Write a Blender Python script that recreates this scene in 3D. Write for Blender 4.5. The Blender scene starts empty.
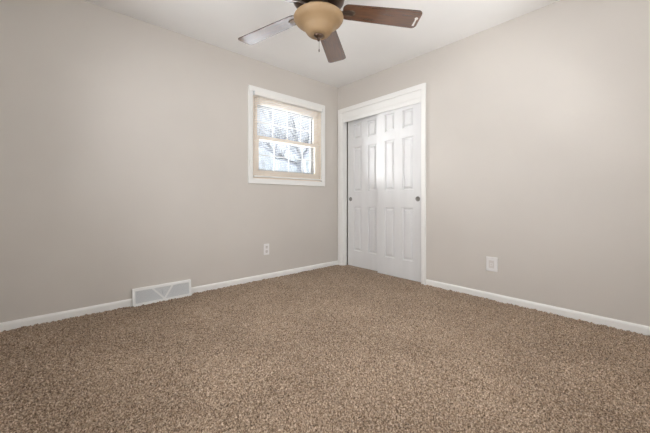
import bpy, bmesh, math, random
import numpy as np
from mathutils import Vector, Matrix

sc = bpy.context.scene
COL = sc.collection
PI = math.pi

# ------------------------------------------------------------------ camera
CAM = Vector((-2.9237, -3.0019, 0.8925))
YAW = math.radians(48.25)
FPX = 303.0                                   # focal length in pixels of a 650 px wide frame
FWD = Vector((math.cos(YAW), math.sin(YAW), 0))
RGT = Vector((math.sin(YAW), -math.cos(YAW), 0))
cam = bpy.data.cameras.new('camera')
cam.sensor_width = 36.0
cam.lens = 36.0 * FPX / 650.0
cam.shift_y = -16.5 / 650.0
cam.clip_start = 0.02
cam_o = bpy.data.objects.new('camera', cam)
cam_o.location = CAM
cam_o.rotation_euler = (PI / 2, 0, YAW - PI / 2)
COL.objects.link(cam_o)
sc.camera = cam_o

# ------------------------------------------------------------------ world, lamps, exposure
SKY = 0.80
world = bpy.data.worlds.new('overcast_sky')
sc.world = world
world.use_nodes = True
wt = world.node_tree
wt.nodes.clear()
w_out = wt.nodes.new('ShaderNodeOutputWorld')
w_bg = wt.nodes.new('ShaderNodeBackground')
w_tc = wt.nodes.new('ShaderNodeTexCoord')
w_no = wt.nodes.new('ShaderNodeTexNoise')
w_no.inputs['Scale'].default_value = 2.2
w_rp = wt.nodes.new('ShaderNodeValToRGB')
w_rp.color_ramp.elements[0].color = (0.80, 0.87, 1.0, 1)
w_rp.color_ramp.elements[1].color = (0.97, 0.98, 1.0, 1)
wt.links.new(w_tc.outputs['Generated'], w_no.inputs['Vector'])
wt.links.new(w_no.outputs['Fac'], w_rp.inputs['Fac'])
wt.links.new(w_rp.outputs['Color'], w_bg.inputs['Color'])
w_bg.inputs['Strength'].default_value = SKY
wt.links.new(w_bg.outputs['Background'], w_out.inputs['Surface'])


def area_lamp(name, loc, aim, sx, sy, power, color):
    l = bpy.data.lights.new(name, 'AREA')
    l.shape = 'RECTANGLE'
    l.size, l.size_y = sx, sy
    l.energy = power
    l.color = color
    o = bpy.data.objects.new(name, l)
    o.location = loc
    o.rotation_euler = (Vector(aim) - Vector(loc)).to_track_quat('-Z', 'Y').to_euler()
    COL.objects.link(o)
    return o


# area lamps at the unseen windows; all but the first added to brighten the room
area_lamp('daylight_back_window', (-3.80, -1.80, 1.45), (0.0, -1.60, 1.30), 1.8, 1.40, 38, (1.0, 0.99, 0.985))
area_lamp('added_uplight_back_window', (-4.30, -1.80, 0.30), (-1.9, -1.60, 2.44), 1.9, 0.8, 48, (1.0, 0.99, 0.985))  # added uplight, stands in for flash bounced off the ceiling
area_lamp('added_light_rear_window', (-1.50, -3.80, 1.45), (-2.40, 0.0, 1.30), 1.8, 1.40, 30, (1.0, 0.99, 0.97))  # added lamp to brighten the left wall
area_lamp('added_uplight_rear_window', (-1.50, -4.10, 0.25), (-1.50, -2.9, 2.44), 1.9, 0.9, 185, (1.0, 0.99, 0.985))  # second added uplight for the ceiling bounce
# added lamp, unseen beside the small window, brightening closet doors and the wall
area_lamp('added_light_small_window', (-2.60, 2.60, 1.80), (0.0, -0.75, 1.45), 1.5, 1.1, 150, (1.0, 0.99, 0.975))
# sun lamp added above the roof to brighten the snow and trees outside
sun = bpy.data.lights.new('added_sun', 'SUN')
sun.energy = 25.0
sun.angle = math.radians(20)
sun.color = (1.0, 0.985, 0.96)
sun_o = bpy.data.objects.new('added_sun', sun)
sun_o.rotation_euler = Vector((-0.60, 0.35, -0.72)).to_track_quat('-Z', 'Y').to_euler()
COL.objects.link(sun_o)

sc.view_settings.view_transform = 'Standard'
sc.view_settings.look = 'None'
sc.view_settings.gamma = 1.0
sc.view_settings.use_curve_mapping = False
sc.view_settings.exposure = 0.25


# ------------------------------------------------------------------ materials
def srgb(r, g, b):
    def f(c):
        c /= 255.0
        return c / 12.92 if c <= 0.04045 else ((c + 0.055) / 1.055) ** 2.4
    return (f(r), f(g), f(b), 1.0)


def principled(name, color, rough=0.5, metal=0.0, spec=0.5, coat=0.0):
    m = bpy.data.materials.new(name)
    m.use_nodes = True
    b = m.node_tree.nodes['Principled BSDF']
    b.inputs['Base Color'].default_value = color
    b.inputs['Roughness'].default_value = rough
    b.inputs['Metallic'].default_value = metal
    b.inputs['Specular IOR Level'].default_value = spec
    b.inputs['Coat Weight'].default_value = coat
    return m


def noisy(m, c1, c2, scale, detail=3.0, stretch=None, bump=0.0, bump_scale=None, lo=0.35, hi=0.65):
    """Mottles the base colour between c1 and c2 in object space and roughens the surface a little."""
    nt = m.node_tree
    b = nt.nodes['Principled BSDF']
    tc = nt.nodes.new('ShaderNodeTexCoord')
    mp = nt.nodes.new('ShaderNodeMapping')
    if stretch:
        mp.inputs['Scale'].default_value = stretch
    no = nt.nodes.new('ShaderNodeTexNoise')
    no.inputs['Scale'].default_value = scale
    no.inputs['Detail'].default_value = detail
    rp = nt.nodes.new('ShaderNodeValToRGB')
    rp.color_ramp.elements[0].color = c1
    rp.color_ramp.elements[1].color = c2
    rp.color_ramp.elements[0].position = lo
    rp.color_ramp.elements[1].position = hi
    nt.links.new(tc.outputs['Object'], mp.inputs['Vector'])
    nt.links.new(mp.outputs['Vector'], no.inputs['Vector'])
    nt.links.new(no.outputs['Fac'], rp.inputs['Fac'])
    nt.links.new(rp.outputs['Color'], b.inputs['Base Color'])
    if bump:
        n2 = nt.nodes.new('ShaderNodeTexNoise')
        n2.inputs['Scale'].default_value = bump_scale or scale
        n2.inputs['Detail'].default_value = 4
        nt.links.new(mp.outputs['Vector'], n2.inputs['Vector'])
        bp = nt.nodes.new('ShaderNodeBump')
        bp.inputs['Strength'].default_value = bump
        bp.inputs['Distance'].default_value = 0.002
        nt.links.new(n2.outputs['Fac'], bp.inputs['Height'])
        nt.links.new(bp.outputs['Normal'], b.inputs['Normal'])
    return m


M = {}
M['wall'] = noisy(principled('greige_wall_paint', (1, 1, 1, 1), 0.55, spec=0.35),
                  srgb(210, 203, 195), srgb(214, 207, 199), 1.3, bump=0.12, bump_scale=160)
M['ceiling'] = noisy(principled('ceiling_paint', (1, 1, 1, 1), 0.9, spec=0.2),
                     srgb(240, 238, 235), srgb(244, 242, 239), 1.5, bump=0.15, bump_scale=120)
M['trim'] = principled('white_trim_paint', srgb(245, 243, 239), 0.35, spec=0.5)
M['door'] = noisy(principled('white_door_paint', (1, 1, 1, 1), 0.30, spec=0.7),
                  srgb(230, 229, 228), srgb(234, 233, 232), 2.0, bump=0.0, stretch=(1, 6, 1))
M['closet'] = principled('closet_wall_paint', srgb(190, 182, 172), 0.8)
M['chrome'] = principled('brushed_nickel', srgb(150, 148, 145), 0.28, metal=1.0)
M['cream'] = principled('cream_window_vinyl', srgb(253, 241, 226), 0.45)
M['stormwhite'] = principled('white_storm_frame', srgb(188, 188, 188), 0.5)
M['muntin'] = principled('muntin_paint', srgb(232, 232, 230), 0.5)
M['blind'] = principled('white_blind_aluminium', srgb(246, 243, 238), 0.4)
M['cord'] = principled('white_cord', srgb(225, 220, 210), 0.8)
M['plate'] = principled('white_plastic', srgb(238, 235, 233), 0.35)
M['slot'] = principled('dark_slot', srgb(70, 66, 62), 0.6)
M['jack'] = principled('ivory_plastic', srgb(222, 216, 211), 0.4)
M['vent'] = principled('white_enamel', srgb(246, 245, 242), 0.35)
M['grille'] = principled('grey_enamel', srgb(218, 219, 219), 0.45)
M['bronze'] = noisy(principled('oil_rubbed_bronze', (1, 1, 1, 1), 0.32, metal=0.85), srgb(76, 60, 50), srgb(102, 84, 72), 18)
M['iron'] = principled('worn_bronze', srgb(122, 108, 97), 0.30, metal=0.9)
M['snow'] = noisy(principled('snow', (1, 1, 1, 1), 0.9), srgb(226, 231, 240), srgb(245, 247, 250), 0.7, bump=0.3, bump_scale=3)
M['bark'] = noisy(principled('grey_bark', (1, 1, 1, 1), 0.9), srgb(98, 102, 108), srgb(136, 140, 146), 3.0)
M['twig'] = noisy(principled('frosted_twigs', (1, 1, 1, 1), 0.9), srgb(140, 145, 152), srgb(172, 177, 184), 3.0)
M['shrub'] = noisy(principled('frosted_shrub', (1, 1, 1, 1), 0.9), srgb(86, 98, 98), srgb(150, 158, 162), 4.0)
M['siding'] = principled('outside_siding', srgb(214, 210, 204), 0.7)

# fan blade: dark walnut under a glossy lacquer
mb = principled('walnut_blade', (1, 1, 1, 1), 0.45, spec=0.5, coat=1.0)
mb.node_tree.nodes['Principled BSDF'].inputs['Coat Roughness'].default_value = 0.15
mb.node_tree.nodes['Principled BSDF'].inputs['Coat IOR'].default_value = 2.6
noisy(mb, srgb(70, 38, 14), srgb(110, 64, 30), 9.0, detail=6, stretch=(0.8, 9.0, 9.0), lo=0.3, hi=0.7)
M['blade'] = mb
M['blade_edge'] = principled('blade_edge_band', srgb(66, 42, 32), 0.5)

# alabaster glass of the lamp bowl
mg = principled('alabaster_glass', (1, 1, 1, 1), 0.55, spec=0.35)
noisy(mg, srgb(146, 118, 84), srgb(162, 136, 104), 7.0, detail=4, lo=0.3, hi=0.75)
g = mg.node_tree.nodes['Principled BSDF']
g.inputs['Subsurface Weight'].default_value = 0.15
g.inputs['Subsurface Radius'].default_value = (0.02, 0.015, 0.01)
g.inputs['Subsurface Scale'].default_value = 0.6
M['alabaster'] = mg

# clear pane: lets light straight through with a faint fresnel mirror
mp_ = bpy.data.materials.new('clear_pane')
mp_.use_nodes = True
nt = mp_.node_tree
nt.nodes.clear()
o_ = nt.nodes.new('ShaderNodeOutputMaterial')
mx = nt.nodes.new('ShaderNodeMixShader')
tr = nt.nodes.new('ShaderNodeBsdfTransparent')
gl = nt.nodes.new('ShaderNodeBsdfGlossy')
gl.inputs['Roughness'].default_value = 0.0
fr = nt.nodes.new('ShaderNodeFresnel')
fr.inputs['IOR'].default_value = 1.3
tr.inputs['Color'].default_value = (0.97, 0.985, 1.0, 1)
nt.links.new(fr.outputs['Fac'], mx.inputs['Fac'])
nt.links.new(tr.outputs['BSDF'], mx.inputs[1])
nt.links.new(gl.outputs['BSDF'], mx.inputs[2])
nt.links.new(mx.outputs['Shader'], o_.inputs['Surface'])
M['glass'] = mp_

# carpet: flecked yarn
mc = principled('flecked_carpet_yarn', (1, 1, 1, 1), 1.0, spec=0.05)
nt = mc.node_tree
b = nt.nodes['Principled BSDF']
tc = nt.nodes.new('ShaderNodeTexCoord')
n1 = nt.nodes.new('ShaderNodeTexNoise')
n1.inputs['Scale'].default_value = 140.0
n1.inputs['Detail'].default_value = 3.0
n1.inputs['Roughness'].default_value = 0.65
r1 = nt.nodes.new('ShaderNodeValToRGB')
e = r1.color_ramp.elements
e[0].position, e[0].color = 0.32, srgb(72, 56, 42)
e[1].position, e[1].color = 0.70, srgb(244, 222, 199)
e2 = r1.color_ramp.elements.new(0.50)
e2.color = srgb(166, 142, 119)
n2 = nt.nodes.new('ShaderNodeTexNoise')
n2.inputs['Scale'].default_value = 2.3
n2.inputs['Detail'].default_value = 3.0
r2 = nt.nodes.new('ShaderNodeValToRGB')
r2.color_ramp.elements[0].position, r2.color_ramp.elements[0].color = 0.3, (0.80, 0.79, 0.78, 1)
r2.color_ramp.elements[1].position, r2.color_ramp.elements[1].color = 0.7, (1.0, 1.0, 1.0, 1)
mm = nt.nodes.new('ShaderNodeMix')
mm.data_type = 'RGBA'
mm.blend_type = 'MULTIPLY'
mm.inputs[0].default_value = 1.0
for n in (n1, n2):
    nt.links.new(tc.outputs['Object'], n.inputs['Vector'])
nt.links.new(n1.outputs['Fac'], r1.inputs['Fac'])
nt.links.new(n2.outputs['Fac'], r2.inputs['Fac'])
nt.links.new(r1.outputs['Color'], mm.inputs[6])
nt.links.new(r2.outputs['Color'], mm.inputs[7])
nt.links.new(mm.outputs[2], b.inputs['Base Color'])
b.inputs['Sheen Weight'].default_value = 0.15
M['carpet'] = mc
M['subfloor'] = principled('subfloor_underlay', srgb(120, 100, 82), 0.95)


# ------------------------------------------------------------------ helpers
def bm_new():
    return bmesh.new()


def box(bm, lo, hi):
    v = [bm.verts.new((x, y, z)) for x in (lo[0], hi[0]) for y in (lo[1], hi[1]) for z in (lo[2], hi[2])]
    for f in ((0, 1, 3, 2), (4, 6, 7, 5), (0, 4, 5, 1), (2, 3, 7, 6), (0, 2, 6, 4), (1, 5, 7, 3)):
        bm.faces.new([v[i] for i in f])
    return v


def prism(bm, pts, axis, a, b_):
    """Extrudes a closed outline of 2-D points along an axis from a to b_."""
    def p3(p, t):
        if axis == 'x':
            return (t, p[0], p[1])
        if axis == 'y':
            return (p[0], t, p[1])
        return (p[0], p[1], t)
    A = [bm.verts.new(p3(p, a)) for p in pts]
    B = [bm.verts.new(p3(p, b_)) for p in pts]
    n = len(pts)
    bm.faces.new(A)
    bm.faces.new(list(reversed(B)))
    for i in range(n):
        j = (i + 1) % n
        bm.faces.new((A[i], B[i], B[j], A[j]))


def lathe(bm, prof, seg=48, center=(0, 0)):
    rings = []
    for r, z in prof:
        if r < 1e-6:
            rings.append([bm.verts.new((center[0], center[1], z))])
        else:
            rings.append([bm.verts.new((center[0] + r * math.cos(2 * PI * k / seg), center[1] + r * math.sin(2 * PI * k / seg), z)) for k in range(seg)])
    for A, B in zip(rings, rings[1:]):
        for k in range(seg):
            k2 = (k + 1) % seg
            if len(A) == 1 and len(B) == 1:
                continue
            if len(A) == 1:
                bm.faces.new((A[0], B[k], B[k2]))
            elif len(B) == 1:
                bm.faces.new((A[k], B[0], A[k2]))
            else:
                bm.faces.new((A[k], B[k], B[k2], A[k2]))


def tube(bm, pts, radii, seg=8):
    pts = [Vector(p) for p in pts]
    rings = []
    up = Vector((0.31, 0.17, 0.93)).normalized()
    for i, p in enumerate(pts):
        d = (pts[min(i + 1, len(pts) - 1)] - pts[max(i - 1, 0)]).normalized()
        a = d.cross(up)
        if a.length < 0.05:
            a = d.cross(Vector((1, 0, 0)))
        a.normalize()
        c = d.cross(a)
        rings.append([bm.verts.new(p + (a * math.cos(2 * PI * k / seg) + c * math.sin(2 * PI * k / seg)) * radii[i]) for k in range(seg)])
    for A, B in zip(rings, rings[1:]):
        for k in range(seg):
            bm.faces.new((A[k], A[(k + 1) % seg], B[(k + 1) % seg], B[k]))
    bm.faces.new(rings[0])
    bm.faces.new(list(reversed(rings[-1])))


def obj(name, bm, mat, parent=None, bevel=0.0, smooth=False, loc=None, segs=2):
    bmesh.ops.recalc_face_normals(bm, faces=bm.faces)
    me = bpy.data.meshes.new(name)
    bm.to_mesh(me)
    bm.free()
    for m in (mat if isinstance(mat, (list, tuple)) else [mat]):
        me.materials.append(m)
    if smooth:
        for p in me.polygons:
            p.use_smooth = True
    o = bpy.data.objects.new(name, me)
    COL.objects.link(o)
    if parent:
        o.parent = parent
    if loc:
        o.location = loc
    if bevel:
        md = o.modifiers.new('bevel', 'BEVEL')
        md.width = bevel
        md.segments = segs
        md.limit_method = 'ANGLE'
        md.angle_limit = math.radians(35)
    return o


def thing(name, label, cat, loc, rotz=0.0, group=None):
    o = bpy.data.objects.new(name, None)
    o.empty_display_size = 0.05
    o.location = loc
    o.rotation_euler = (0, 0, rotz)
    COL.objects.link(o)
    tag(o, label, cat, group)
    return o


def tag(o, label, cat, group=None):
    o['label'] = label
    o['category'] = cat
    if group:
        o['group'] = group
    return o


def struct(name, bm, mat, bevel=0.0, parent=None):
    o = obj(name, bm, mat, parent, bevel)
    o['kind'] = 'structure'
    return o


def at(px, py, depth):
    """The point seen at a pixel of the 650x433 frame, that far along the camera's axis."""
    return CAM + FWD * depth + RGT * ((px - 325.0) / FPX * depth) + Vector((0, 0, (200.0 - py) / FPX * depth))


# ------------------------------------------------------------------ room shell
XB, YR, H = -3.60, -3.60, 2.44          # back wall x, rear wall y, ceiling height
WX0, WX1, WZ0, WZ1 = -1.306, -0.315, 1.130, 2.082     # window opening in the left wall
DY0, DY1, DZ = -1.275, -0.092, 1.990                  # closet opening in the right wall


def wall_with_hole(name, axis, a0, a1, t0, t1, hole):
    """A wall slab along an axis with one rectangular opening."""
    bm = bm_new()
    h0, h1, z0, z1 = hole

    def bx(u0, u1, v0, v1):
        if u1 - u0 < 1e-4 or v1 - v0 < 1e-4:
            return
        if axis == 'x':
            box(bm, (u0, t0, v0), (u1, t1, v1))
        else:
            box(bm, (t0, u0, v0), (t1, u1, v1))
    bx(a0, h0, 0, H)
    bx(h1, a1, 0, H)
    bx(h0, h1, 0, z0)
    bx(h0, h1, z1, H)
    return struct(name, bm, M['wall'])


wall_with_hole('wall_left', 'x', XB - 0.12, 0.12, 0.0, 0.14, (WX0, WX1, WZ0, WZ1))
wall_with_hole('wall_right', 'y', YR - 0.12, 0.0, 0.0, 0.075, (DY0, DY1, 0.0, DZ))
wall_with_hole('wall_back', 'y', YR - 0.12, 0.0, XB - 0.12, XB, (-2.80, -0.80, 0.75, 2.15))
wall_with_hole('wall_rear', 'x', XB, 0.0, YR - 0.12, YR, (-2.40, -0.60, 0.75, 2.15))

bm = bm_new()
box(bm, (XB - 0.12, YR - 0.12, H), (0.12, 0.14, H + 0.10))
struct('ceiling', bm, M['ceiling'])
bm = bm_new()
box(bm, (XB - 0.12, YR - 0.12, -0.12), (0.90, 0.14, -0.020))
struct('floor', bm, M['subfloor'])

# closet behind the sliding doors
bm = bm_new()
box(bm, (0.75, -1.50, -0.006), (0.80, 0.0, H))
box(bm, (0.075, -1.55, -0.006), (0.75, -1.50, H))
box(bm, (0.075, 0.0, -0.006), (0.80, 0.05, H))
box(bm, (0.12, -1.55, H), (0.80, 0.05, H + 0.05))
struct('wall_closet', bm, M['closet'])

bm = bm_new()
box(bm, (0.0, DY0 + 0.004, -0.006), (0.75, DY1 - 0.004, 0.0))
struct('floor_closet', bm, M['carpet'])

# frames of two windows out of view, the rear one added for light
for n, axis, u0, u1, t in ((2, 'y', -2.80, -0.80, XB), (3, 'x', -2.40, -0.60, YR)):
    bm = bm_new()
    um = (u0 + u1) / 2

    def fb(a0, a1, z0, z1, d0=-0.09, d1=-0.05):
        if axis == 'y':
            box(bm, (t + d0, a0, z0), (t + d1, a1, z1))
        else:
            box(bm, (a0, t + d0, z0), (a1, t + d1, z1))
    fb(u0, u0 + 0.05, 0.75, 2.15)
    fb(u1 - 0.05, u1, 0.75, 2.15)
    fb(um - 0.03, um + 0.03, 0.80, 2.10)
    fb(u0 + 0.05, u1 - 0.05, 0.75, 0.80)
    fb(u0 + 0.05, u1 - 0.05, 2.10, 2.15)
    wn = struct('window_%d' % n, bm, M['trim'], 0.004)
    bm = bm_new()
    fb(u0 + 0.05, um - 0.03, 0.80, 2.10, -0.072, -0.068)
    fb(um + 0.03, u1 - 0.05, 0.80, 2.10, -0.072, -0.068)
    obj('pane', bm, M['glass'], wn)

# ------------------------------------------------------------------ carpet: a pile surface of real tufts
random.seed(3)
rng = np.random.default_rng(11)


def carpet_mesh():
    st = 0.0046
    nx, ny = int((3.588) / st), int((3.588) / st)
    xs = np.linspace(XB, -0.0005, nx)
    ys = np.linspace(YR, -0.0005, ny)

    def blur(a, k):
        for ax in (0, 1):
            c = a.copy()
            for s in range(1, k + 1):
                c += np.roll(a, s, ax) + np.roll(a, -s, ax)
            a = c / (2 * k + 1)
        return a

    def unit(a):
        return (a - a.mean()) / a.std()
    fine = unit(rng.standard_normal((nx, ny)))
    tuft = unit(blur(rng.standard_normal((nx, ny)), 1))
    clump = unit(blur(blur(rng.standard_normal((nx, ny)), 3), 3))
    z = 0.0034 * fine + 0.0036 * tuft + 0.0012 * clump
    z = np.clip(z, -0.015, 0.010)
    X, Y = np.meshgrid(xs, ys, indexing='ij')
    z[(X > -2.450) & (X < -1.950) & (Y > -0.056)] = -0.016      # pressed flat under the register
    X = X + np.clip(rng.standard_normal((nx, ny)) * 0.0010, -0.002, 0.002)
    Y = Y + np.clip(rng.standard_normal((nx, ny)) * 0.0010, -0.002, 0.002)
    X = np.clip(X, XB, -0.0005)
    Y = np.clip(Y, YR, -0.0005)
    co = np.stack([X, Y, z], -1).reshape(-1, 3).astype(np.float32)
    i = np.arange(nx * ny).reshape(nx, ny)
    q = np.stack([i[:-1, :-1], i[1:, :-1], i[1:, 1:], i[:-1, 1:]], -1).reshape(-1, 4)
    me = bpy.data.meshes.new('carpet')
    me.vertices.add(len(co))
    me.vertices.foreach_set('co', co.ravel())
    me.loops.add(q.size)
    me.loops.foreach_set('vertex_index', q.ravel().astype(np.int32))
    me.polygons.add(len(q))
    me.polygons.foreach_set('loop_start', np.arange(0, q.size, 4, dtype=np.int32))
    me.polygons.foreach_set('use_smooth', np.ones(len(q), dtype=bool))
    me.update()
    me.validate()
    return me


me = carpet_mesh()
me.materials.append(M['carpet'])
carpet = bpy.data.objects.new('carpet', me)
COL.objects.link(carpet)
carpet['kind'] = 'stuff'
tag(carpet, 'brown and tan flecked cut-pile carpet covering the whole floor', 'carpet')


# ------------------------------------------------------------------ baseboards
def base_profile():
    """(distance out of the wall, height)"""
    return [(0.0, -0.006), (0.0125, -0.006), (0.0125, 0.042), (0.0105, 0.050), (0.0060, 0.057), (0.0, 0.060)]


bm = bm_new()
for a, c in ((XB, -2.436), (-1.964, 0.0)):
    prism(bm, [(-d, z) for d, z in base_profile()], 'x', a, c)
struct('baseboard_left', bm, M['trim'], 0.0015)
bm = bm_new()
prism(bm, [(-d, z) for d, z in base_profile()], 'y', YR, -1.3325)
struct('baseboard_right', bm, M['trim'], 0.0015)
bm = bm_new()
prism(bm, [(XB + d, z) for d, z in base_profile()], 'y', YR, -0.0125)
struct('baseboard_back', bm, M['trim'], 0.0015)
bm = bm_new()
prism(bm, [(YR + d, z) for d, z in base_profile()], 'x', XB + 0.0125, -0.0125)
struct('baseboard_rear', bm, M['trim'], 0.0015)

# ------------------------------------------------------------------ closet: casing, jamb, fascia, doors
CO0, CO1, CT = -1.330, -0.012, 2.128
bm = bm_new()
prism(bm, [(0, CO1), (-0.021, CO1), (-0.021, CO1 - 0.05), (-0.011, DY1), (0, DY1)], 'z', -0.006, CT - 0.058)      # far leg
prism(bm, [(0, CO0), (-0.021, CO0), (-0.021, CO0 + 0.045), (-0.011, DY0), (0, DY0)], 'z', -0.006, CT - 0.058)      # near leg
box(bm, (-0.021, CO0, CT - 0.058), (0, CO1, CT))                                                                     # head
struct('trim_1', bm, M['trim'], 0.003)
bm = bm_new()
box(bm, (-0.009, DY0, DZ - 0.002), (0.0, DY1, CT - 0.058))           # flat fascia board hiding the track
box(bm, (0.0, DY0, DZ - 0.05), (0.012, DY1, DZ + 0.02))
box(bm, (0.0, DY1 - 0.004, -0.006), (0.075, DY1, DZ))
box(bm, (0.0, DY0, -0.006), (0.075, DY0 + 0.004, DZ))
struct('trim_2', bm, M['trim'], 0.0015)
bm = bm_new()
box(bm, (0.014, DY0, DZ - 0.02), (0.115, DY1, DZ))
struct('trim_3', bm, M['chrome'])                                     # door track


def panel_door(name, y_far, width, x_front, pull_side):
    """Moulded six-panel sliding door; y runs from y_far towards the room's near end (negative)."""
    thick, z0, z1 = 0.030, 0.006, DZ - 0.012
    bm = bm_new()
    a = [0.0, 0.108, 0.246, 0.356, 0.494, width]
    zz = [z0, 0.213, 0.806, 1.006, 1.597, 1.703, 1.908, z1]
    cache = {}

    def v(u, z, d=0.0):
        k = (round(u, 5), round(z, 5), round(d, 5))
        if k not in cache:
            cache[k] = bm.verts.new((x_front + d, y_far - u, z))
        return cache[k]

    def ring(u0, u1, w0, w1, ins, d):
        return [v(u0 + ins, w0 + ins, d), v(u1 - ins, w0 + ins, d), v(u1 - ins, w1 - ins, d), v(u0 + ins, w1 - ins, d)]
    for i in range(5):
        for j in range(7):
            u0, u1, w0, w1 = a[i], a[i + 1], zz[j], zz[j + 1]
            if i in (1, 3) and j in (1, 3, 5):
                rs = [ring(u0, u1, w0, w1, ins, d) for ins, d in ((0, 0), (0.003, 0.013), (0.009, 0.016), (0.019, 0.016), (0.034, 0.003), (0.038, 0.002))]
                for A, B in zip(rs, rs[1:]):
                    for k in range(4):
                        bm.faces.new((A[k], A[(k + 1) % 4], B[(k + 1) % 4], B[k]))
                bm.faces.new(rs[-1])
            else:
                bm.faces.new((v(u0, w0), v(u1, w0), v(u1, w1), v(u0, w1)))
    for j in range(7):
        for u in (0.0, width):
            bm.faces.new((v(u, zz[j]), v(u, zz[j + 1]), v(u, zz[j + 1], thick), v(u, zz[j], thick)))
    for i in range(5):
        for z in (z0, z1):
            bm.faces.new((v(a[i], z), v(a[i + 1], z), v(a[i + 1], z, thick), v(a[i], z, thick)))
    for i in range(5):
        for j in range(7):
            bm.faces.new((v(a[i], zz[j], thick), v(a[i + 1], zz[j], thick), v(a[i + 1], zz[j + 1], thick), v(a[i], zz[j + 1], thick)))
    d = struct(name, bm, M['door'])
    # round cup pull: a rim ring and a dished centre
    uy = y_far - (0.052 if pull_side == 'far' else width - 0.052)
    bm = bm_new()
    prof = [(0.0275, 0.0), (0.0275, -0.003), (0.025, -0.0042), (0.0215, -0.003), (0.0195, -0.0006), (0.012, -0.0003), (0.0, -0.0003)]
    lathe(bm, prof, 32)
    bmesh.ops.rotate(bm, verts=bm.verts, cent=(0, 0, 0), matrix=Matrix.Rotation(PI / 2, 3, 'Y'))
    bmesh.ops.translate(bm, verts=bm.verts, vec=(x_front, uy, 0.905))
    p = obj('door_pull', bm, M['chrome'], d, smooth=True)
    p['label'] = 'round nickel cup pull'
    return d


d1 = panel_door('door_1', DY1 - 0.020, 0.604, 0.076, 'far')
d2 = panel_door('door_2', -0.668, 0.602, 0.020, 'near')
d1['label'] = 'white six-panel closet door sliding in the rear track, beside the window wall'
d2['label'] = 'white six-panel closet door sliding in front, its pull near the outlet wall'

# ------------------------------------------------------------------ window in the left wall
bm = bm_new()
CW = 0.057
ox0, ox1, oz0, oz1 = WX0 - CW, WX1 + CW, WZ0 - CW, WZ1 + CW
prism(bm, [(ox0, 0), (ox0, -0.019), (WX0 - 0.012, -0.015), (WX0, -0.010), (WX0, 0)], 'z', WZ0, WZ1)
prism(bm, [(ox1, 0), (ox1, -0.019), (WX1 + 0.012, -0.015), (WX1, -0.010), (WX1, 0)], 'z', WZ0, WZ1)
box(bm, (ox0, -0.019, WZ1), (ox1, 0, oz1))
box(bm, (ox0, -0.019, oz0), (ox1, 0, WZ0))
struct('trim_4', bm, M['trim'], 0.003)

bm = bm_new()                                        # cream jamb liner
for lo, hi in (((WX0, 0.0, WZ0), (WX0 + 0.012, 0.138, WZ1)), ((WX1 - 0.012, 0.0, WZ0), (WX1, 0.138, WZ1)),
               ((WX0 + 0.012, 0.009, WZ1 - 0.028), (WX1 - 0.012, 0.138, WZ1)), ((WX0 + 0.012, 0.0, WZ0), (WX1 - 0.012, 0.138, WZ0 + 0.012))):
    box(bm, lo, hi)
win = struct('window_1', bm, M['cream'], 0.002)
ix0, ix1, iz0, iz1 = WX0 + 0.012, WX1 - 0.012, WZ0 + 0.012, WZ1 - 0.028
ZM = 1.595


def sash(name, y0, y1, z0, z1, bot, top):
    st = 0.074
    bm = bm_new()
    box(bm, (ix0 + 0.004, y0, z0), (ix0 + st, y1, z1))
    box(bm, (ix1 - st, y0, z0), (ix1 - 0.004, y1, z1))
    box(bm, (ix0 + st, y0, z0), (ix1 - st, y1, z0 + bot))
    box(bm, (ix0 + st, y0, z1 - top), (ix1 - st, y1, z1))
    s = obj(name, bm, M['cream'], win, 0.003)
    gx0, gx1, gz0, gz1 = ix0 + st, ix1 - st, z0 + bot, z1 - top
    bm = bm_new()
    ym = (y0 + y1) / 2
    box(bm, (gx0 - 0.004, ym - 0.002, gz0 - 0.004), (gx1 + 0.004, ym + 0.002, gz1 + 0.004))
    obj('pane', bm, M['glass'], s)
    bm = bm_new()
    w = 0.0048
    for k in (1, 2, 3):
        x = gx0 + (gx1 - gx0) * k / 4
        box(bm, (x - w, ym - 0.010, gz0), (x + w, ym - 0.0025, gz1))
    zc = gz0 + (gz1 - gz0) * (0.5 if name == 'lower_sash' else 0.44)
    xs_ = [gx0 + (gx1 - gx0) * k / 4 for k in range(5)]
    for k in range(4):
        box(bm, (xs_[k] + (w if k else 0), ym - 0.010, zc - w), (xs_[k + 1] - (w if k < 3 else 0), ym - 0.0025, zc + w))
    obj('muntins', bm, M['muntin'], s)
    return s


sash('upper_sash', 0.048, 0.074, ZM - 0.018, iz1, 0.038, 0.075)
sash('lower_sash', 0.018, 0.044, iz0, ZM + 0.020, 0.084, 0.042)
bm = bm_new()                                        # sash lock on the meeting rail
box(bm, (-0.86, 0.020, ZM + 0.020), (-0.80, 0.042, ZM + 0.026))
tube(bm, [(-0.83, 0.032, ZM + 0.026), (-0.83, 0.032, ZM + 0.034)], [0.010, 0.008], 12)
box(bm, (-0.836, 0.014, ZM + 0.028), (-0.824, 0.036, ZM + 0.034))
obj('sash_lock', bm, M['cream'], win, 0.001)
bm = bm_new()                                        # white storm window outside
sx0, sx1, sz0, sz1 = ix0 + 0.002, ix1 - 0.002, iz0 + 0.002, iz1 - 0.002
for lo, hi in (((sx0, 0.090, sz0), (sx0 + 0.092, 0.106, sz1)), ((sx1 - 0.092, 0.090, sz0), (sx1, 0.106, sz1)),
               ((sx0 + 0.092, 0.090, sz0), (sx1 - 0.092, 0.106, sz0 + 0.105)), ((sx0 + 0.092, 0.090, sz1 - 0.105), (sx1 - 0.092, 0.106, sz1)),
               ((sx0 + 0.092, 0.090, ZM - 0.02), (sx1 - 0.092, 0.106, ZM + 0.02))):
    box(bm, lo, hi)
obj('storm_frame', bm, M['stormwhite'], win, 0.002)

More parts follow.
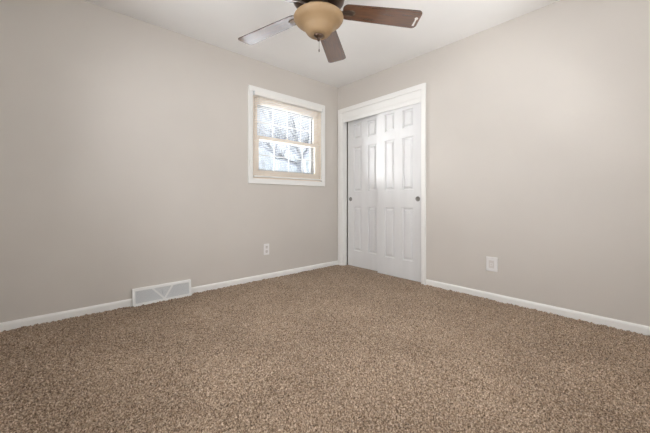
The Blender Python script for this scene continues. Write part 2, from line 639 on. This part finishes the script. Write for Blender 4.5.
# mini blind hung in the opening
bl = thing('window_blind', 'white horizontal mini blind lowered over the small window, slats open', 'blind', (-0.81, -0.006, WZ1 - 0.04))
bx0, bx1 = WX0 + 0.002 + 0.81, WX1 - 0.002 + 0.81     # relative to the empty
top = 0.038
bm = bm_new()
box(bm, (bx0, -0.032, -0.002), (bx1, 0.008, top))
obj('headrail', bm, M['blind'], bl, 0.004)
bm = bm_new()
pitch, tilt = 0.0200, math.radians(7)
zb = WZ0 + 0.032 - (WZ1 - 0.04)
n = int((-0.016 - zb) / pitch)
for k in range(n):
    z = -0.016 - k * pitch
    us = [-0.0125, -0.0042, 0.0042, 0.0125]
    hs = [0.0, 0.0016, 0.0016, 0.0]
    rows = []
    for x in (bx0 + 0.004, bx1 - 0.004):
        for dz in (0.0, -0.0004):
            rows.append([bm.verts.new((x, -0.010 + u * math.cos(tilt), z + h_ + u * math.sin(tilt) + dz)) for u, h_ in zip(us, hs)])
    A, A2, B, B2 = rows
    for q in range(3):
        bm.faces.new((A[q], A[q + 1], B[q + 1], B[q]))
        bm.faces.new((A2[q], B2[q], B2[q + 1], A2[q + 1]))
        bm.faces.new((A[q], A2[q], A2[q + 1], A[q + 1]))
        bm.faces.new((B[q], B[q + 1], B2[q + 1], B2[q]))
    bm.faces.new((A[0], B[0], B2[0], A2[0]))
    bm.faces.new((A[3], A2[3], B2[3], B[3]))
obj('slats', bm, M['blind'], bl)
bm = bm_new()
box(bm, (bx0 + 0.002, -0.024, zb - 0.016), (bx1 - 0.002, 0.004, zb))
obj('bottom_rail', bm, M['blind'], bl, 0.003)
bm = bm_new()
for x in (bx0 + 0.13, 0.0, bx1 - 0.13):
    for y in (-0.0235, 0.0035):
        tube(bm, [(x, y, zb - 0.002), (x, y, 0.0)], [0.0007, 0.0007], 6)
obj('ladder_cords', bm, M['cord'], bl)
bm = bm_new()
tube(bm, [(bx0 + 0.055, -0.029, 0.004), (bx0 + 0.055, -0.0315, -0.02), (bx0 + 0.055, -0.0315, -0.52)], [0.0025, 0.003, 0.0035], 8)
obj('tilt_wand', bm, M['cord'], bl)
for side, x in (('a', bx0), ('b', bx1)):
    bm = bm_new()
    s = 1 if side == 'a' else -1
    xa, xb = sorted((x, x + s * 0.006))
    box(bm, (xa - 0.001, -0.0335, -0.004), (xb, 0.009, top + 0.0015))
    obj('mounting_bracket', bm, M['grille'], bl, 0.001)

# ------------------------------------------------------------------ ceiling fan
FZ = 2.440
fan = thing('ceiling_fan', 'dark bronze ceiling fan with walnut blades and an amber glass bowl light', 'ceiling fan', (-1.649, -1.512, FZ))
bm = bm_new()
lathe(bm, [(0.0, 0.0), (0.070, 0.0), (0.072, -0.012), (0.062, -0.040), (0.040, -0.062), (0.030, -0.070), (0.0, -0.070)], 48)
obj('canopy', bm, M['bronze'], fan, smooth=True)
bm = bm_new()
tube(bm, [(0, 0, -0.066), (0, 0, -0.150)], [0.0125, 0.0125], 20)
obj('downrod', bm, M['bronze'], fan, smooth=True)
bm = bm_new()
lathe(bm, [(0.0, -0.135), (0.030, -0.136), (0.045, -0.150), (0.105, -0.160), (0.150, -0.176), (0.168, -0.200), (0.172, -0.232), (0.166, -0.262),
           (0.150, -0.282), (0.125, -0.296), (0.098, -0.304), (0.0, -0.304)], 64)
obj('motor_housing', bm, M['bronze'], fan, smooth=True)
bm = bm_new()
lathe(bm, [(0.0, -0.302), (0.085, -0.303), (0.088, -0.318), (0.088, -0.340), (0.110, -0.350), (0.138, -0.356), (0.138, -0.368), (0.0, -0.370)], 64)
obj('light_fitter', bm, M['bronze'], fan, smooth=True)


def catmull(pts, n=6):
    out = []
    for i in range(len(pts) - 1):
        p0, p1, p2, p3 = pts[max(i - 1, 0)], pts[i], pts[i + 1], pts[min(i + 2, len(pts) - 1)]
        for k in range(n):
            t = k / n
            out.append(tuple(0.5 * (2 * b1 + (c1 - a1) * t + (2 * a1 - 5 * b1 + 4 * c1 - d1) * t * t + (3 * b1 - a1 - 3 * c1 + d1) * t ** 3)
                             for a1, b1, c1, d1 in zip(p0, p1, p2, p3)))
    out.append(pts[-1])
    return out


bm = bm_new()
outer = catmull([(0.153, -0.362), (0.160, -0.370), (0.158, -0.384), (0.143, -0.402), (0.120, -0.417), (0.101, -0.434), (0.088, -0.453), (0.074, -0.472),
                 (0.055, -0.484), (0.026, -0.482), (0.012, -0.480)], 5)
inner = [(max(r - 0.004, 0.010), z + 0.004) for r, z in reversed(outer)]
lathe(bm, outer + inner[:-6] + [(0.149, -0.362), (0.153, -0.362)], 72)
bmesh.ops.remove_doubles(bm, verts=bm.verts, dist=0.0002)
bowl = obj('lamp_bowl', bm, M['alabaster'], fan, smooth=True)
bowl['label'] = 'amber frosted glass bowl'
bm = bm_new()
lathe(bm, [(0.0, -0.476), (0.030, -0.482), (0.031, -0.487), (0.024, -0.494), (0.013, -0.499), (0.008, -0.506), (0.010, -0.512), (0.007, -0.519), (0.0, -0.522)], 32)
obj('finial', bm, M['bronze'], fan, smooth=True)
bm = bm_new()
tube(bm, [(0.004, 0, -0.520), (0.004, 0, -0.572)], [0.0012, 0.0012], 8)
lathe(bm, [(0.0, -0.568), (0.003, -0.570), (0.0042, -0.578), (0.0030, -0.588), (0.0, -0.590)], 12, (0.004, 0))
obj('pull_chain', bm, M['bronze'], fan, smooth=True)

R0, R1, BW0, BW1, BT = 0.157, 0.672, 0.128, 0.156, 0.0055


def blade_outline():
    pts = []
    rc = 0.030

    def corner(cx, cy, a0, a1, r, n=6):
        for k in range(n + 1):
            t = a0 + (a1 - a0) * k / n
            pts.append((cx + r * math.cos(t), cy + r * math.sin(t)))
    corner(R0 + 0.035, -BW0 / 2 + 0.035, PI, 1.5 * PI, 0.035)
    corner(R1 - rc, -BW1 / 2 + rc, -PI / 2, 0, rc)
    corner(R1 - rc, BW1 / 2 - rc, 0, PI / 2, rc)
    corner(R0 + 0.035, BW0 / 2 - 0.035, PI / 2, PI, 0.035)
    return pts


def make_blade():
    bm = bm_new()
    prism(bm, blade_outline(), 'z', -BT / 2, BT / 2)
    bm.normal_update()
    for f in bm.faces:
        if abs(f.normal.z) < 0.5:
            f.material_index = 1
    bd = obj('blade', bm, [M['blade'], M['blade_edge']], fan, 0.0012)
    bm = bm_new()                                   # bracket: arm, then a plate screwed under the blade
    pts = [(0.075, -0.012), (0.075, 0.012), (0.165, 0.011), (0.185, 0.020), (0.215, 0.022), (0.235, 0.014), (0.240, 0.0), (0.235, -0.014), (0.215, -0.022), (0.185, -0.020), (0.165, -0.011)]
    prism(bm, pts, 'z', -BT / 2 - 0.006, -BT / 2)
    for x, y in ((0.196, 0.012), (0.196, -0.012), (0.226, 0.0)):
        lathe(bm, [(0.0, -BT / 2 - 0.009), (0.003, -BT / 2 - 0.009), (0.0045, -BT / 2 - 0.006), (0.0, -BT / 2 - 0.006)], 12, (x, y))
    ir = obj('blade_iron', bm, M['iron'], bd, 0.0015)
    ir['label'] = 'bronze blade bracket'
    return bd


BZ = 2.1275 - FZ
b0 = make_blade()
PITCH, DROOP = math.radians(9), math.radians(3)
for i in range(5):
    if i == 0:
        bd = b0
    else:
        bd = b0.copy()
        COL.objects.link(bd)
        bd.parent = fan
        for ch in b0.children:
            c = ch.copy()
            COL.objects.link(c)
            c.parent = bd
    ang = math.radians(35.35 + 72 * i)
    bd.location = (0, 0, BZ)
    bd.rotation_euler = (-PITCH, DROOP, ang)
    if i == 4:
        marked_blade = bd
# pale keyhole-shaped mark under the tip of one blade
bm = bm_new()
mark_x = 0.648
ring = [(mark_x + 0.011 * math.cos(2 * PI * k / 20), -0.012 + 0.011 * math.sin(2 * PI * k / 20)) for k in range(20)]
prism(bm, ring, 'z', -BT / 2 - 0.0008, -BT / 2 + 0.0002)
prism(bm, [(mark_x - 0.005, -0.012 + 0.008), (mark_x + 0.005, -0.012 + 0.008), (mark_x + 0.007, 0.054), (mark_x - 0.007, 0.054)], 'z', -BT / 2 - 0.0007, -BT / 2 + 0.0002)
kt = obj('keyhole_mark', bm, M['jack'], marked_blade)
kt['label'] = 'pale keyhole-shaped mark near the blade tip'

# ------------------------------------------------------------------ floor register at the left wall
vx0, vx1 = -2.437, -1.963
reg = thing('air_register', 'white metal wall register with V-shaped bars on grey mesh, at carpet level', 'vent', ((vx0 + vx1) / 2, 0.0, 0.0))
W = (vx1 - vx0) / 2
yb, yt, zt = -0.046, -0.020, 0.141                    # face leans back towards the wall
bm = bm_new()
prism(bm, [(0.0, -0.004), (yb + 0.004, -0.004), (yt + 0.004, zt - 0.002), (0.0, zt - 0.002)], 'x', -W + 0.002, W - 0.002)
obj('housing', bm, M['vent'], reg, 0.002)


def face_pt(x, s, out):
    """A point on the leaning face: s from 0 at the foot to 1 at the top, pushed out of the face."""
    nx = Vector((0, -(zt + 0.004), -(yb - yt))).normalized()
    return Vector((x, yb + (yt - yb) * s, -0.004 + (zt + 0.004) * s)) + nx * out * 1.0


def face_bar(bm, quad, o0, o1):
    A = [bm.verts.new(face_pt(x, s, o0)) for x, s in quad]
    B = [bm.verts.new(face_pt(x, s, o1)) for x, s in quad]
    bm.faces.new(A)
    bm.faces.new(list(reversed(B)))
    for i in range(len(quad)):
        j = (i + 1) % len(quad)
        bm.faces.new((A[i], B[i], B[j], A[j]))


bm = bm_new()
fx, fs0, fs1 = 0.020, 0.15, 0.85
face_bar(bm, [(-W, 0), (W, 0), (W, fs0), (-W, fs0)], -0.002, 0.004)
face_bar(bm, [(-W, fs1), (W, fs1), (W, 1), (-W, 1)], -0.002, 0.004)
face_bar(bm, [(-W, fs0), (-W + fx, fs0), (-W + fx, fs1), (-W, fs1)], -0.002, 0.004)
face_bar(bm, [(W - fx, fs0), (W, fs0), (W, fs1), (W - fx, fs1)], -0.002, 0.004)
obj('frame', bm, M['vent'], reg, 0.0015)
bm = bm_new()                                        # fine mesh: crossing thin bars
for k in range(1, 90):
    x = -W + fx + (2 * W - 2 * fx) * k / 90
    face_bar(bm, [(x - 0.0012, fs0), (x + 0.0012, fs0), (x + 0.0012, fs1), (x - 0.0012, fs1)], -0.001, 0.0008)
for k in range(1, 20):
    s = fs0 + (fs1 - fs0) * k / 20
    face_bar(bm, [(-W + fx, s - 0.0085), (W - fx, s - 0.0085), (W - fx, s + 0.0085), (-W + fx, s + 0.0085)], -0.0008, 0.0010)
obj('mesh_grille', bm, M['grille'], reg)
bm = bm_new()
for x1 in (-0.085, 0.075):
    x0 = 0.006
    face_bar(bm, [(x0 - 0.009, fs0), (x0 + 0.009, fs0), (x1 + 0.009, fs1), (x1 - 0.009, fs1)], 0.001, 0.0040 if x1 < 0 else 0.0036)
obj('v_bars', bm, M['vent'], reg)
bm = bm_new()
face_bar(bm, [(-0.012, 0.56), (0.002, 0.56), (0.002, 0.72), (-0.012, 0.72)], 0.001, 0.007)
face_bar(bm, [(-0.008, 0.44), (-0.002, 0.44), (-0.002, 0.60), (-0.008, 0.60)], 0.001, 0.011)
obj('damper_lever', bm, M['grille'], reg, 0.001)


# ------------------------------------------------------------------ wall plates
def rounded_rect(w, h, r, n=5):
    pts = []
    for cx, cy, a in ((w - r, h - r, 0), (-w + r, h - r, PI / 2), (-w + r, -h + r, PI), (w - r, -h + r, 1.5 * PI)):
        for k in range(n + 1):
            t = a + PI / 2 * k / n
            pts.append((cx + r * math.cos(t), cy + r * math.sin(t)))
    return pts


def loft(bm, rings):
    """Rings of equally many 3-D points joined into a shell with both ends closed."""
    R = [[bm.verts.new(p) for p in r] for r in rings]
    n = len(R[0])
    for A, B in zip(R, R[1:]):
        for k in range(n):
            bm.faces.new((A[k], A[(k + 1) % n], B[(k + 1) % n], B[k]))
    bm.faces.new(R[0])
    bm.faces.new(list(reversed(R[-1])))


def plate_mesh(w, h, t):
    bm = bm_new()
    loft(bm, [[(x * a, -d, z * c) for x, z in rounded_rect(w, h, 0.004)] for a, c, d in ((1, 1, 0), (1, 1, t * 0.45), (0.96, 0.975, t * 0.85), (0.90, 0.94, t))])
    return bm


ou = thing('wall_outlet', 'small white duplex power outlet on the wall below the window', 'outlet', (-1.134, 0.0, 0.335))
obj('cover_plate', plate_mesh(0.035, 0.0625, 0.006), M['plate'], ou)
for zc in (0.0245, -0.0245):
    bm = bm_new()
    loft(bm, [[(x * a, -d, zc + z * a) for x, z in rounded_rect(0.0165, 0.0175, 0.011)] for a, d in ((1, 0.005), (1, 0.0078), (0.94, 0.0084))])
    rc = obj('receptacle', bm, M['jack'], ou)
    bm = bm_new()
    for x in (-0.0065, 0.0065):
        box(bm, (x - 0.0013, -0.0087, zc + 0.001), (x + 0.0013, -0.0080, zc + 0.010))
    tube(bm, [(0, -0.0080, zc - 0.008), (0, -0.0087, zc - 0.008)], [0.003, 0.003], 10)
    obj('slots', bm, M['slot'], rc)
bm = bm_new()
tube(bm, [(0, -0.005, 0), (0, -0.0072, 0)], [0.0032, 0.0028], 12)
obj('screw', bm, M['plate'], ou)

jk = thing('wall_jack', 'large white cable jack plate on the bare wall beside the closet', 'wall plate', (0.0, -1.972, 0.318), -PI / 2)
obj('cover_plate', plate_mesh(0.0475, 0.0635, 0.011), M['plate'], jk)
bm = bm_new()
loft(bm, [[(x * a, -d, z * a) for x, z in rounded_rect(0.0225, 0.034, 0.003)] for a, d in ((1, 0.0090), (1, 0.0122), (0.95, 0.0128))])
ins = obj('insert', bm, M['jack'], jk)
bm = bm_new()
for lo, hi in (((-0.011, -0.0150, -0.014), (-0.007, -0.0125, 0.010)), ((0.007, -0.0150, -0.014), (0.011, -0.0125, 0.010)),
               ((-0.007, -0.0150, 0.006), (0.007, -0.0125, 0.010)), ((-0.007, -0.0150, -0.014), (0.007, -0.0125, -0.010))):
    box(bm, lo, hi)
obj('jack_socket', bm, M['plate'], ins, 0.0006)
for z in (0.047, -0.047):
    bm = bm_new()
    tube(bm, [(0, -0.0095, z), (0, -0.0118, z)], [0.0034, 0.0030], 12)
    obj('screw', bm, M['plate'], jk)

# ------------------------------------------------------------------ outdoors, seen through the window
bm = bm_new()
gx = [-12 + 3.0 * i for i in range(26)]
gy = [0.30 + 3.0 * i for i in range(22)]
random.seed(5)
V = [[bm.verts.new((x, y, -0.55 + random.uniform(-0.06, 0.06) + 0.004 * max(0, y - 8))) for y in gy] for x in gx]
for i in range(len(gx) - 1):
    for j in range(len(gy) - 1):
        bm.faces.new((V[i][j], V[i + 1][j], V[i + 1][j + 1], V[i][j + 1]))
go = struct('ground', bm, M['snow'])


def grow(bm, p, d, length, r, level, rnd, spread=0.65, lift=0.12):
    """One bending limb with forks."""
    n = 4 if level > 0 else 3
    pts, rad = [p], [r]
    q = p.copy()
    dd = d.normalized()
    for i in range(n):
        dd = (dd + Vector((rnd.uniform(-1, 1), rnd.uniform(-1, 1), rnd.uniform(-0.6, 1))) * 0.16 + Vector((0, 0, lift * 0.3))).normalized()
        q = q + dd * (length / n)
        pts.append(q.copy())
        rad.append(max(r * (1 - 0.62 * (i + 1) / n), 0.004))
    tube(bm, pts, rad, 7 if r > 0.05 else (5 if r > 0.015 else 4))
    if level <= 0:
        return
    for k in range(2 + (1 if level < 4 else 2)):
        i = rnd.randint(1, n)
        b_ = pts[i]
        axis = Vector((rnd.uniform(-1, 1), rnd.uniform(-1, 1), rnd.uniform(-0.5, 0.9)))
        nd = (dd + axis * spread * 1.3).normalized()
        grow(bm, b_, nd, length * rnd.uniform(0.55, 0.78), max(rad[i] * 0.72, 0.006), level - 1, rnd, spread, lift)


rnd = random.Random(21)
D0 = 11.5
bt = thing('bare_tree', 'large bare winter tree with a forked trunk outside the window', 'tree', (at(301, 200, D0).x, at(301, 200, D0).y, -0.55))
base = Vector(bt.location)


def path_tube(bm, pix, radii, level, side_len):
    pts = [at(*p) - base for p in pix]
    tube(bm, pts, radii, 9)
    for i in range(1, len(pts)):
        d = (pts[i] - pts[i - 1]).normalized()
        for k in range(3):
            ax = Vector((rnd.uniform(-1, 1), rnd.uniform(-1, 1), rnd.uniform(-0.4, 1)))
            grow(bm, pts[i], (d + ax * 0.9).normalized(), side_len * rnd.uniform(0.6, 1.1), radii[i] * 0.55, level, rnd)


bm = bm_new()
g0 = at(301.5, 200, D0)
tube(bm, [Vector((0, 0, -0.08)), at(302, 175, D0) - base, at(301, 158, D0) - base], [0.24, 0.17, 0.15], 12)
path_tube(bm, [(301, 159, D0), (294, 152, D0 - 0.2), (286, 143, D0 - 0.5), (277, 128, D0 - 0.6), (268, 108, D0 - 0.6)], [0.12, 0.095, 0.075, 0.05, 0.03], 3, 1.1)
path_tube(bm, [(301, 160, D0), (298.5, 150, D0 + 0.2), (297.5, 138, D0 + 0.4), (293, 118, D0 + 0.6), (292, 96, D0 + 0.6)], [0.12, 0.085, 0.065, 0.045, 0.025], 3, 1.0)
path_tube(bm, [(301, 160, D0), (306, 153, D0), (312, 145, D0 - 0.2), (321, 130, D0 - 0.2), (334, 110, D0 - 0.2)], [0.12, 0.085, 0.07, 0.045, 0.03], 3, 1.0)
path_tube(bm, [(300, 166, D0), (286, 161, D0 + 0.3), (276, 153, D0 + 0.5), (262, 147, D0 + 0.6), (248, 144, D0 + 0.6)], [0.10, 0.085, 0.08, 0.05, 0.03], 3, 0.8)
obj('trunk_and_branches', bm, M['bark'], bt, smooth=True)

for (px, dep, hgt, seed, lab) in ((258, 42.0, 11.5, 4, 'pale frosted young tree behind the forked tree, at its left'), (283, 53.0, 14.0, 8, 'thin frosted tree standing straight behind the forked tree'),
                                  (318, 64.0, 15.0, 9, 'frosted twiggy tree at the right edge of the window view')):
    r2_ = random.Random(seed)
    p = at(px, 200, dep)
    t = thing('frosted_tree', lab, 'tree', (p.x, p.y, -0.45), 0, 'frosted trees beyond the window')
    bm = bm_new()
    for k in range(4):
        grow(bm, Vector((0, 0, -0.05)), Vector((r2_.uniform(-0.35, 0.35), r2_.uniform(-0.35, 0.35), 1)), hgt * r2_.uniform(0.42, 0.55), 0.012 * hgt, 4, r2_, 0.6, 0.2)
    obj('trunk_and_twigs', bm, M['twig'], t)

for (px, dep, h_, seed, lab) in ((262, 18.0, 2.8, 2, 'snow dusted shrub seen through the left half of the window'),
                                 (306, 15.2, 2.6, 6, 'snow dusted shrub seen through the right half of the window')):
    r2_ = random.Random(seed)
    p = at(px, 200, dep)
    t = thing('snowy_shrub', lab, 'shrub', (p.x, p.y, -0.50), 0, 'snowy shrubs below the tree')
    bm = bm_new()
    for k in range(26):
        a_ = r2_.uniform(0, 2 * PI)
        s = r2_.uniform(0.1, 0.40)
        grow(bm, Vector((0.15 * math.cos(a_), 0.15 * math.sin(a_), -0.04)), Vector((s * math.cos(a_), s * math.sin(a_), 1)), h_ * r2_.uniform(0.75, 1.05), 0.011 * h_, 2, r2_, 0.35, 0.1)
    obj('twigs', bm, M['shrub'], t)
